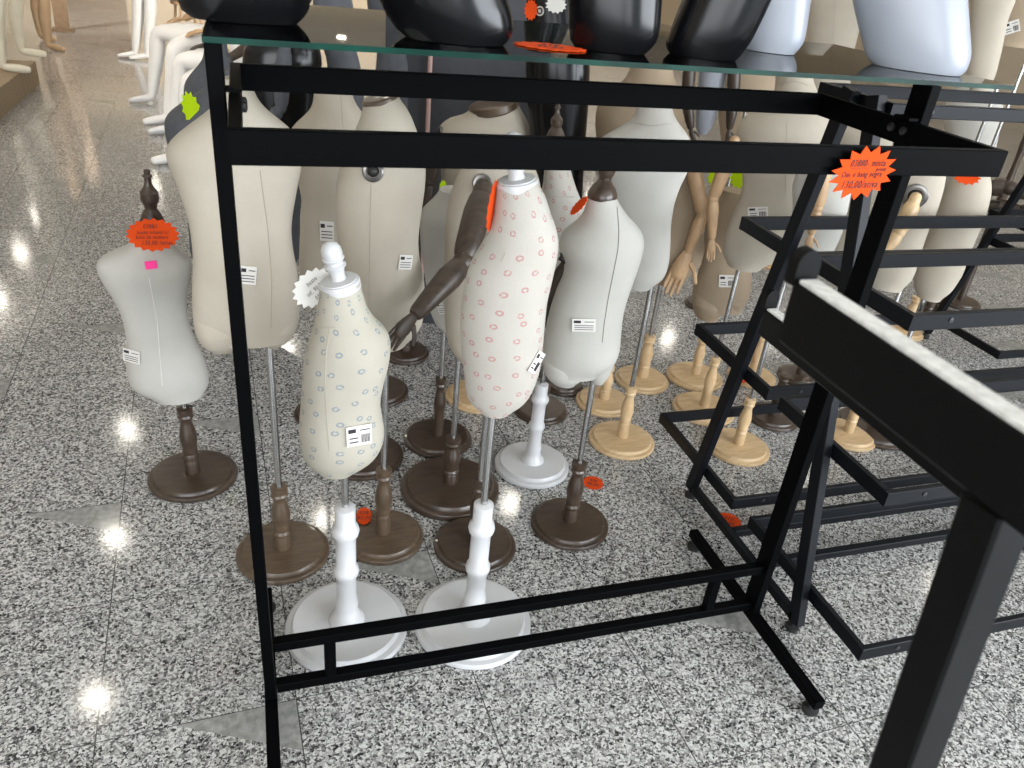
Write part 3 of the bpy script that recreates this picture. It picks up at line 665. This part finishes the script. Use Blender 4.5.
# ------------------------------------------------------------------ busts on the glass
ZS = ZG + .008
def bust(label, front, rows, mat, ratio=.62, up=((.05, 1.02), (.12, .96), (.20, .90), (.27, .95), (.34, 1.02), (.40, .92), (.435, .62), (.46, .34), (.50, .30), (.55, .30)), lean=0.0):
    P = F(front[0], front[1], ZS); n, e = dirs(P)
    ys = [r[0] for r in rows]
    # half width at the foot sets the depth of the body so that its near edge stands at P
    w0 = (rows[-1][2] - rows[-1][1]) / 2 * depth(P) / FPX
    A = P + n * (w0 * ratio * .9); A.z = ZS
    root = thing('torso_bust', label, 'mannequin bust', A, 'plastic busts on the glass shelf')
    zs, c, hw = profile(rows, A, 0, 24, .8)
    zs = zs - zs[0] + ZS + .001
    c = list(c); hw = list(hw); zs = list(zs); zt, ct, ht = zs[-1], c[-1], hw[-1]
    sl = (c[-1] - c[0]) / max(1e-3, zs[-1] - zs[0])
    for dz_, k in up: zs.append(zt + dz_); c.append(ct + sl * dz_ * .3); hw.append(ht * k)
    zz = np.linspace(zs[0], zs[-1], 70); c = np.interp(zz, zs, c); hw = smooth1(np.interp(zz, zs, hw), 1.2)
    k0 = np.clip((zz - zz[0]) / .018, 0, 1); fillet = .90 + .10 * np.sqrt(1 - (1 - k0) ** 2)
    hw = hw * fillet
    mb = MB(); loft(mb, zz, c, hw, ry_of(hw, ratio), A, e, n, ex=2.3); mb.build('torso', M[mat], root)
    MB().lathe([(float(hw[-1]) * .98, 0), (float(hw[-1]), .003), (float(hw[-1]), .010), (.01, .013)], V((A[0], A[1], 0)) + e * float(c[-1]) + V((0, 0, float(zz[-1]))), n=28).build('neck_cap', M['chrome'], root)
bust('black glossy bust over the slim left post of the rack, first on the glass', (245, 24), [(-30, 172, 316), (0, 176, 313), (14, 182, 309), (22, 190, 302)], 'blackplastic')
bust('black glossy bust right of the shelf gap, flaring outwards towards its top left', (455, 44), [(-30, 356, 502), (0, 378, 506), (20, 386, 512), (36, 398, 515), (44, 412, 508)], 'blackplastic')
bust('black glossy bust standing upright just right of the orange tag on the glass', (613, 53), [(-30, 566, 665), (0, 567, 662), (30, 568, 660), (46, 570, 657), (52, 580, 648)], 'blackplastic')
bust('black glossy bust leaning over against the white bust', (708, 60), [(-30, 694, 786), (0, 682, 772), (25, 672, 760), (45, 664, 750), (57, 668, 740)], 'blackplastic')
bust('white glossy bust half hidden behind the leaning black bust', (770, 53), [(-30, 735, 818), (0, 738, 811), (30, 740, 807), (46, 742, 804), (52, 752, 796)], 'whiteplastic')
bust('large white glossy bust near the glass corner', (915, 72), [(-30, 846, 966), (0, 853, 969), (30, 860, 971), (55, 866, 973), (68, 874, 968)], 'whiteplastic')

# ------------------------------------------------------------------ price tags
def star_pts(n, r0, r1):
    return [(math.cos(math.pi * i / n + .1) * (r0 if i % 2 == 0 else r1), math.sin(math.pi * i / n + .1) * (r0 if i % 2 == 0 else r1)) for i in range(2 * n)]
def text_on(parent, txt, P, x, y, z, size, mat='ink', shear=.25):
    cu = bpy.data.curves.new('handwriting', 'FONT'); cu.body = txt; cu.size = size; cu.align_x = 'CENTER'; cu.align_y = 'CENTER'
    cu.shear = shear * .5; cu.space_character = 1.18; cu.space_line = .85; cu.extrude = .0002; cu.materials.append(M[mat])
    tmp = bpy.data.objects.new('tmp', cu); C.objects.link(tmp); dg = bpy.context.evaluated_depsgraph_get(); dg.update()
    me = bpy.data.meshes.new_from_object(tmp.evaluated_get(dg)); bpy.data.objects.remove(tmp); bpy.data.curves.remove(cu)
    me.transform(Matrix.Diagonal((.74, 1, 1, 1)))
    o = bpy.data.objects.new('handwriting', me); C.objects.link(o); o.parent = parent
    o.matrix_local = Matrix(((x.x, y.x, z.x, P.x), (x.y, y.y, z.y, P.y), (x.z, y.z, z.z, P.z), (0, 0, 0, 1)))
def star_tag(label, P, x, y, z, rx, ry, mat, lines=(), n=14, inner=.78, group=None, th=.0012, ul=False):
    pts = star_pts(n, 1, inner); P = V(P)
    vs = [P + x * a * rx + y * b * ry for a, b in pts] + [P + z * th + x * a * rx + y * b * ry for a, b in pts]; m = len(pts)
    mb = MB(); mb.add(vs, [(i, (i + 1) % m, m + (i + 1) % m, m + i) for i in range(m)] + [tuple(range(m))[::-1], tuple(range(m, 2 * m))])
    o = mb.build('price_tag', M[mat], None, False); tag(o, label, 'price tag', group)
    for t, dx, dy, s in lines: text_on(o, t, P + z * (th + .0006) + x * dx * rx + y * dy * ry, x, y, z, s * ry)
    return o
def facing(P, roll=0.0, tilt=.35):
    n, e = dirs(P); z = (-n + V((0, 0, tilt))).normalized(); x = e; y = z.cross(x).normalized()
    c_, s_ = math.cos(roll), math.sin(roll); return x * c_ + y * s_, y * c_ - x * s_, z
TG = 'fluorescent star price tags'
# big tag on the front rail
d = ray(863, 173); P = EYE + d * ((HY0 - .006) / d.y); x, y, z = V((1, .10, .0)).normalized(), V((0, -.06, 1)).normalized(), None; z = x.cross(y).normalized()
s = depth(P) / FPX
star_tag('orange star price tag taped on the front rail at the rack post', P, x, y, z, 43 * s, 28 * s, 'orange',
 [('03880- mista', .04, .36, .36), ('_______', -.16, .30, .28), ('preto', .50, .14, .24), ('Ouc e bang negra', -.04, -.04, .30), ('130,00/ativa', 0, -.42, .40)], 15, .74, TG)
A1 = m1[1]; P = onp(153, 235, A1, .075); s = depth(P) / FPX; x, y, z = facing(P, -.05, .55)
star_tag('orange star price tag resting on the neck of the bust with pink sticker', P, x, y, z, 25 * s, 17 * s, 'orange',
 [('03881', -.08, .48, .36), ('busto infantil c/', 0, .14, .30), ('base de madeira', -.04, -.14, .30), ('130,00 /ativa', .12, -.48, .36)], 18, .86, TG)
h_, n_ = hit(m1[2], 151, 265)
if h_ is not None:
    x, y, z = orient(n_ if n_.dot(EYE - h_) > 0 else -n_, UP); s = depth(h_) / FPX
    x, y = x * .97 + y * .2, y * .97 - x * .2
    mb = MB(); quad(mb, h_ + z * .001, x, y, z, 11 * s, 8 * s, .001)
    tag(mb.build('sticker', M['magenta'], None, False), 'small magenta rectangular sticker on the chest of the small bust', 'sticker')
A6 = m6[1]; P = onp(314, 288, A6, -.03); s = depth(P) / FPX; x, y, z = facing(P, .7, .4)
star_tag('white star price tag hanging at the neck of the blue flower torso', P, x, y, z, 24 * s, 18 * s, 'whitecard', [('busto', .1, .35, .34), ('inf. 90,00', 0, -.1, .34), ('03882', .0, -.5, .3)], 16, .84, TG)
A7 = m7[1]; n7, e7 = dirs(A7); P = onp(493, 206, A7, .02)
star_tag('orange star price tag seen edge-on at the neck of the front pink flower torso', P, (-n7 * .96 - e7 * .28).normalized(), V((.05, 0, 1)).normalized(), (-e7 * .96 + n7 * .28).normalized(), .03, .05, 'orange', (), 14, .84, TG)
A8 = m8[1]; n8, e8 = dirs(A8); P = onp(579, 206, A8, .05)
zz_ = (e8 * -.85 - n8 * .45 + V((0, 0, .25))).normalized(); xx_ = V((0, 0, 1)).cross(zz_).normalized(); yy_ = zz_.cross(xx_)
star_tag('orange star price tag hanging slanted from the finial of the white child body', P, xx_ * .7 + yy_ * .7, yy_ * .7 - xx_ * .7, zz_, .042, .015, 'orange', (), 14, .84, TG)
def float_tag(label, px, py, A, off, rx, ry, mat, roll=0, n=12, inner=.78):
    P = onp(px, py, A, off); s = depth(P) / FPX; x, y, z = facing(P, roll)
    star_tag(label, P, x, y, z, rx * s, ry * s, mat, (), n, inner, TG)
float_tag('orange star price tag on top of the leaning cream form', 967, 177, m15[1], .11, 13, 8, 'orange')
h_, n_ = hit(mg[2], 191, 114)
if h_ is not None:
    P = h_ + (EYE - h_).normalized() * .012 + UP * .02; s = depth(P) / FPX; x, y, z = facing(P, .15, .2)
    star_tag('green star price tag on grey bust behind the big cream torso', P, x, y, z, 9 * s, 17 * s, 'green', (), 12, .78, TG)
float_tag('large green star price tag hanging between the tan forms and the black tier', 740, 178, m13[1], .10, 11, 11, 'green')
float_tag('small green star price tag beside the wooden forearm of the tan torso', 716, 178, m13[1], .03, 9, 9, 'green')
float_tag('tiny green star price tag at the armhole of the square-shouldered bust', 443, 187, m5a[1], .10, 4, 7, 'green')
def floor_tag(label, px, py, rx, ry, mat='orange', A=None, z=0.0):
    P = F(px, py, z + .001); n, e = dirs(P); s = depth(P) / FPX
    k = s / max(.2, abs(ray(px, py).z))
    star_tag(label, P, e, n, V((0, 0, 1)), rx * s, ry * k, mat, [('038', 0, .3, .5), ('90,00', 0, -.25, .5)], 16, .86, TG)
for lb, px, py, rx, ry, mt in (('orange star price tag on the dark bust seen above the glass shelf', 531, 10, 7, 10, 'orange'), ('white star price tag on the black bust seen above the glass shelf', 556, 5, 11, 8, 'whitecard')):
    P, n_ = hit(mab[2], px, py)
    if P is not None:
        P = P + (EYE - P).normalized() * .015; s = depth(P) / FPX; x, y, z = facing(P, .05, .1); star_tag(lb, P, x, y, z, rx * s, ry * s, mt, (), 13, .8, TG)
P, n_ = hit(mab[2], 540, 11)
if P is not None:
    nn = n_ if n_.dot(EYE - P) > 0 else -n_; s = depth(P) / FPX
    em = MB().lathe([(4.5 * s, 0), (4.5 * s, .002), (.001, .0022)], P, nn, 24).build('round_emblem', M['whitecard'], None); tag(em, 'small round white emblem stuck on the dark bust above the glass shelf', 'sticker')
    MB().lathe([(3.2 * s, .0021), (3.2 * s, .003), (1.8 * s, .003), (1.8 * s, .0021)], P, nn, 24).build('print', M['ink'], em)
floor_tag('orange star price tag on the floor beside the dark stand of the white child body', 593, 483, 11, 7)
floor_tag('orange star price tag lying on the floor inside the base of the A-frame rack', 728, 521, 14, 8)
floor_tag('orange star price tag on the dark stand behind the white spindle', 364, 516, 8, 9, z=.03)
floor_tag('orange star price tag on a pale stand under the black tiers', 741, 377, 9, 6, z=.03)
floor_tag('small green star price tag on the floor under the white child body', 576, 389, 7, 4, 'green')
floor_tag('flat orange star price tag lying on the glass shelf between two black busts', 550, 47, 37, 5.5, z=ZS)

# ------------------------------------------------------------------ mannequins further back
def skin_figure(parent_name, label, cat, nodes, edges, mat, loc, group=None, extra=()):
    me = bpy.data.meshes.new('body'); keys = list(nodes)
    root = thing(parent_name, label, cat, loc, group)
    me.from_pydata([tuple(V(nodes[k_][0]) - V(loc)) for k_ in keys], [(keys.index(a), keys.index(b)) for a, b in edges], [])
    o = bpy.data.objects.new('body', me); C.objects.link(o); o.parent = root
    md = o.modifiers.new('skin', 'SKIN')
    for i, k_ in enumerate(keys):
        sk = me.skin_vertices[0].data[i]; r = nodes[k_][1]; sk.radius = r if hasattr(r, '__len__') else (r, r); sk.use_root = (i == 0)
    md.use_smooth_shade = True; o.modifiers.new('sub', 'SUBSURF').levels = 2; o.modifiers[-1].render_levels = 2
    me.materials.append(M[mat]); return root
def seated(label, foot1, foot2, face, mat, seat=.50, group=None, arms='tanwood'):
    "seated plastic mannequin: FACE is the way the knees point"
    f = V(face).normalized(); s = V((f.y, -f.x, 0))
    P1, P2 = V(foot1), V(foot2); mid = (P1 + P2) / 2
    pel = mid - f * .55 + V((0, 0, seat + .10))
    N = {'pelvis': (pel, (.13, .15))}; E = []
    def limb(tag_, side, P):
        N['hip' + tag_] = (pel + s * side * .09 + V((0, 0, -.02)), .088)
        kn = V((P.x, P.y, 0)) - f * .13 + V((0, 0, seat + .06)); kn = kn - s * 0
        N['thigh' + tag_] = ((N['hip' + tag_][0] + kn) / 2, .098)
        N['knee' + tag_] = (kn, .072)
        N['calf' + tag_] = (kn * .62 + V((P.x, P.y, .09)) * .38 - f * .025, .068)
        N['ankle' + tag_] = (V((P.x, P.y, .09)) - f * .03, .042)
        N['heel' + tag_] = (V((P.x, P.y, .045)) - f * .02, .036)
        N['ball' + tag_] = (V((P.x, P.y, .03)) + f * .11, (.036, .024))
        N['toe' + tag_] = (V((P.x, P.y, .022)) + f * .17, (.026, .016))
        q = ['pelvis', 'hip' + tag_, 'thigh' + tag_, 'knee' + tag_, 'calf' + tag_, 'ankle' + tag_, 'heel' + tag_, 'ball' + tag_, 'toe' + tag_]
        E.extend(zip(q, q[1:]))
    limb('_a', 1, P1); limb('_b', -1, P2)
    N['waist'] = (pel + V((0, 0, .20)), (.11, .095)); N['chest'] = (pel + V((0, 0, .38)), (.14, .11)); N['throat'] = (pel + V((0, 0, .52)), .055)
    N['neck'] = (pel + V((0, 0, .60)), .05); N['head'] = (pel + V((0, 0, .70)) + f * .02, .085); N['crown'] = (pel + V((0, 0, .80)), .06)
    E += [('pelvis', 'waist'), ('waist', 'chest'), ('chest', 'throat'), ('throat', 'neck'), ('neck', 'head'), ('head', 'crown')]
    for tg, sd in (('_a', 1), ('_b', -1)):
        N['shoulder' + tg] = (pel + V((0, 0, .46)) + s * sd * .17, .055); E.append(('chest', 'shoulder' + tg))
    loc = V((pel.x, pel.y, 0)); root = skin_figure('seated_mannequin', label, 'mannequin', N, E, mat, loc, group)
    for tg, sd in (('_a', 1), ('_b', -1)):
        S = N['shoulder' + tg][0] + s * sd * .03; kn = N['knee' + tg][0] + V((0, 0, .075))
        El = S + V((0, 0, -.27)) - f * .02 + s * sd * .04; W_ = El + (kn - f * .16 - El) * .72
        mt = M[arms]
        MB().tube([S, S * .5 + El * .5, El], [.042, .042, .036], 14).build('upper_arm', mt, root)
        MB().tube([El, El * .5 + W_ * .5, W_], [.036, .034, .025], 14).build('forearm', mt, root)
        hm = MB(); hand_mb(hm, W_, (kn - W_), V((0, 0, -1)), .17); hm.build('hand', mt, root)
    return root, loc, N
def stool(label, loc, hgt, face, mat):
    r = thing('wooden_stool', label, 'stool', loc, 'stools under the seated mannequins'); f = V(face).normalized(); s = V((f.y, -f.x, 0)); o = V(loc)
    MB().lathe([(.15, hgt - .035), (.165, hgt - .03), (.165, hgt - .008), (.155, hgt)], o, n=28).build('seat', M[mat], r)
    for a, b in ((1, 1), (1, -1), (-1, 1), (-1, -1)):
        MB().tube([o + f * a * .09 + s * b * .09 + V((0, 0, hgt - .035)), o + f * a * .15 + s * b * .15], [.014, .016], 10, cap=False).build('leg', M[mat], r)
    MB().tube([o + f * .13 + s * .13 + V((0, 0, .16)), o + f * .13 - s * .13 + V((0, 0, .16))], .009, 8).build('rung', M[mat], r)
FL = V((-1, -.35, 0))
for lb, a, b, st in (('white seated mannequin with tan wooden arms in the middle of the far row', (150, 103), (166, 124), .50),
                     ('white seated mannequin nearest the green-tagged grey bust', (172, 134), (178, 163), .46),
                     ('white seated mannequin in heeled shoes farthest along the aisle', (134, 58), (146, 60), .62)):
    r_, l_, N_ = seated(lb, F(*a), F(*b), FL, 'whiteskin', st, 'white seated mannequins along the aisle', 'tanwood' if st != .46 else 'armwood')
    stool(lb.replace('white seated mannequin', 'wooden stool under the mannequin'), l_, st - .03, FL, 'tanwood')
# draped podium and the feet standing on it
pa, pb = F(42, 84), F(0, 128)
pd = MB(); rows_ = []
n_pl = 60; x0, x1, y0, y1, hgt = -4.3, pa.x - .02, pa.y - 2.2, pa.y, .19
outl = [(x1 + .012 * math.sin(i * 2.1), y0 + (y1 - y0) * i / n_pl) for i in range(n_pl + 1)] + [(x1 + (x0 - x1) * i / n_pl, y1 + .012 * math.sin(i * 2.1)) for i in range(1, n_pl + 1)] + [(x0, y0)]
m = len(outl); pd.add([(a, b, 0) for a, b in outl] + [(a, b, hgt) for a, b in outl], [(i, (i + 1) % m, m + (i + 1) % m, m + i) for i in range(m)] + [tuple(range(m))[::-1], tuple(range(m, 2 * m))])
tag(pd.build('podium', M['drape'], None), 'low podium covered in brown pleated cloth at the aisle side', 'podium')
def standing(label, foot1, foot2, face, mat, z0, stance=.0):
    f = V(face).normalized(); s = V((f.y, -f.x, 0)); P1, P2 = V(foot1), V(foot2); mid = (P1 + P2) / 2
    Z = lambda h: V((0, 0, z0 + h)); pel = V((mid.x, mid.y, 0)) + Z(.92)
    N = {'pelvis': (pel, (.13, .11))}; E = []
    for tg, sd, P in (('_a', 1, P1), ('_b', -1, P2)):
        B = V((P.x, P.y, 0))
        N['hip' + tg] = (pel + s * sd * .09 + V((0, 0, -.05)), .085); N['thigh' + tg] = ((pel + s * sd * .09) * .5 + (B + Z(.50)) * .5 + f * .02, .088)
        N['knee' + tg] = (B + Z(.50) + f * .02, .064); N['calf' + tg] = (B + Z(.34) - f * .02, .068); N['ankle' + tg] = (B + Z(.09) - f * .03, .042)
        N['heel' + tg] = (B + Z(.04) - f * .03, .036); N['ball' + tg] = (B + Z(.026) + f * .11, (.036, .022)); N['toe' + tg] = (B + Z(.02) + f * .17, (.026, .015))
        q = ['pelvis', 'hip' + tg, 'thigh' + tg, 'knee' + tg, 'calf' + tg, 'ankle' + tg, 'heel' + tg, 'ball' + tg, 'toe' + tg]; E.extend(zip(q, q[1:]))
        N['shoulder' + tg] = (pel + V((0, 0, .48)) + s * sd * .18, .05); N['elbow' + tg] = (pel + V((0, 0, .20)) + s * sd * .23, .036); N['wrist' + tg] = (pel + V((0, 0, -.04)) + s * sd * .24 + f * .05, .024)
        N['knuckles' + tg] = (pel + V((0, 0, -.13)) + s * sd * .24 + f * .07, (.035, .016)); E += [('chest', 'shoulder' + tg), ('shoulder' + tg, 'elbow' + tg), ('elbow' + tg, 'wrist' + tg), ('wrist' + tg, 'knuckles' + tg)]
    N['waist'] = (pel + V((0, 0, .20)), (.11, .09)); N['chest'] = (pel + V((0, 0, .40)), (.14, .11)); N['neck'] = (pel + V((0, 0, .58)), .048); N['head'] = (pel + V((0, 0, .70)) + f * .02, .085); N['crown'] = (pel + V((0, 0, .80)), .06)
    E += [('pelvis', 'waist'), ('waist', 'chest'), ('chest', 'neck'), ('neck', 'head'), ('head', 'crown')]
    return skin_figure('standing_mannequin', label, 'mannequin', N, E, mat, V((mid.x, mid.y, z0)))
standing('cream plastic mannequin standing barefoot on the brown podium', F(26, 56, .19), F(8, 72, .19), V((1, .1, 0)), 'creamskin', .19)
standing('tan plastic mannequin standing barefoot on the floor behind the podium', F(52, 50), F(44, 40), V((.8, -.5, 0)), 'tanskin', 0)
P = F(63, 31); pk = thing('wooden_board', 'upright tan wooden board standing far back beside the tan mannequin', 'board', P)
MB().beam((P.x, P.y, 0.02), (P.x + .05, P.y + .1, 1.9), .16, .03, (0, 1, 0)).build('board', M['midwood'], pk, False)
MB().box((P.x - .12, P.y - .1, 0), (P.x + .12, P.y + .1, .03)).build('base', M['midwood'], pk, False)
# dark partition panel with pale tube
A_ = F(430, 322); n, e = dirs(A_)
pn = thing('partition_panel', 'dark grey upright panel with a pale pink tube behind the cream forms', 'panel', A_)
c0 = V((A_.x, A_.y, 0)); W_ = .32
MB().beam(c0 + e * .10 + V((0, 0, 0)), c0 + e * .10 + V((0, 0, 1.62)), .62, .03, n).build('board', M['greypanel'], pn, False)
q0 = onp(428, 120, A_, .04); MB().tube([V((q0.x, q0.y, .0)), V((q0.x, q0.y, 1.6))], .009, 10, cap=False).build('tube', M['pinkpole'], pn)

# ------------------------------------------------------------------ light
def area(name, loc, tgt, sx, sy_, e_, col, spread=180):
    l = bpy.data.lights.new(name, 'AREA'); l.shape = 'RECTANGLE'; l.size = sx; l.size_y = sy_; l.energy = e_; l.color = col; l.spread = math.radians(spread)
    o = bpy.data.objects.new(name, l); C.objects.link(o); o.location = loc; o.rotation_euler = (V(tgt) - V(loc)).to_track_quat('-Z', 'Y').to_euler(); return o
area('shop_window_daylight', (4.6, -3.0, 1.9), (1.2, 2.2, .8), 5.5, 2.4, 390, (.88, .94, 1.0))
area('front_left_fill', (-1.8, -3.4, 1.7), (-.6, 2.4, .8), 4.5, 2.4, 130, (.95, .97, 1.0))  # added fill from the front left, brightens the shaded sides; no real opening
for i, (lx, ly, tx, ty, e_) in enumerate(((-2.8, 4.4, -.5, 7.0, 15), (.8, 7.4, -1.8, 11.5, 18), (-3.6, 8.6, 0, 21, 120), (3.0, 8.2, 3.5, 21, 120), (-.5, 12.0, -1, 21, 70), (6.0, 6.0, 5, 12, 60), (2.6, 4.6, 2.0, 7.5, 40))):
    area('rear_fill_light', (lx, ly, 2.93), (tx, ty, .9), .22, .22, e_, (1, .90, .76), 75)  # added small lamps that brighten the rear wall, floor and figures
w = bpy.data.worlds.new('World'); bpy.context.scene.world = w; w.use_nodes = True
w.node_tree.nodes['Background'].inputs[0].default_value = (.80, .90, 1.0, 1); w.node_tree.nodes['Background'].inputs[1].default_value = 0.8

sc = bpy.context.scene
sc.view_settings.view_transform = 'Standard'; sc.view_settings.look = 'None'; sc.view_settings.gamma = 1.0
sc.view_settings.use_curve_mapping = False
sc.view_settings.exposure = 0.6
sc.cycles.use_denoising = True
for o in bpy.data.objects:
    for k_ in ('_o', '_A'):
        if k_ in o: del o[k_]
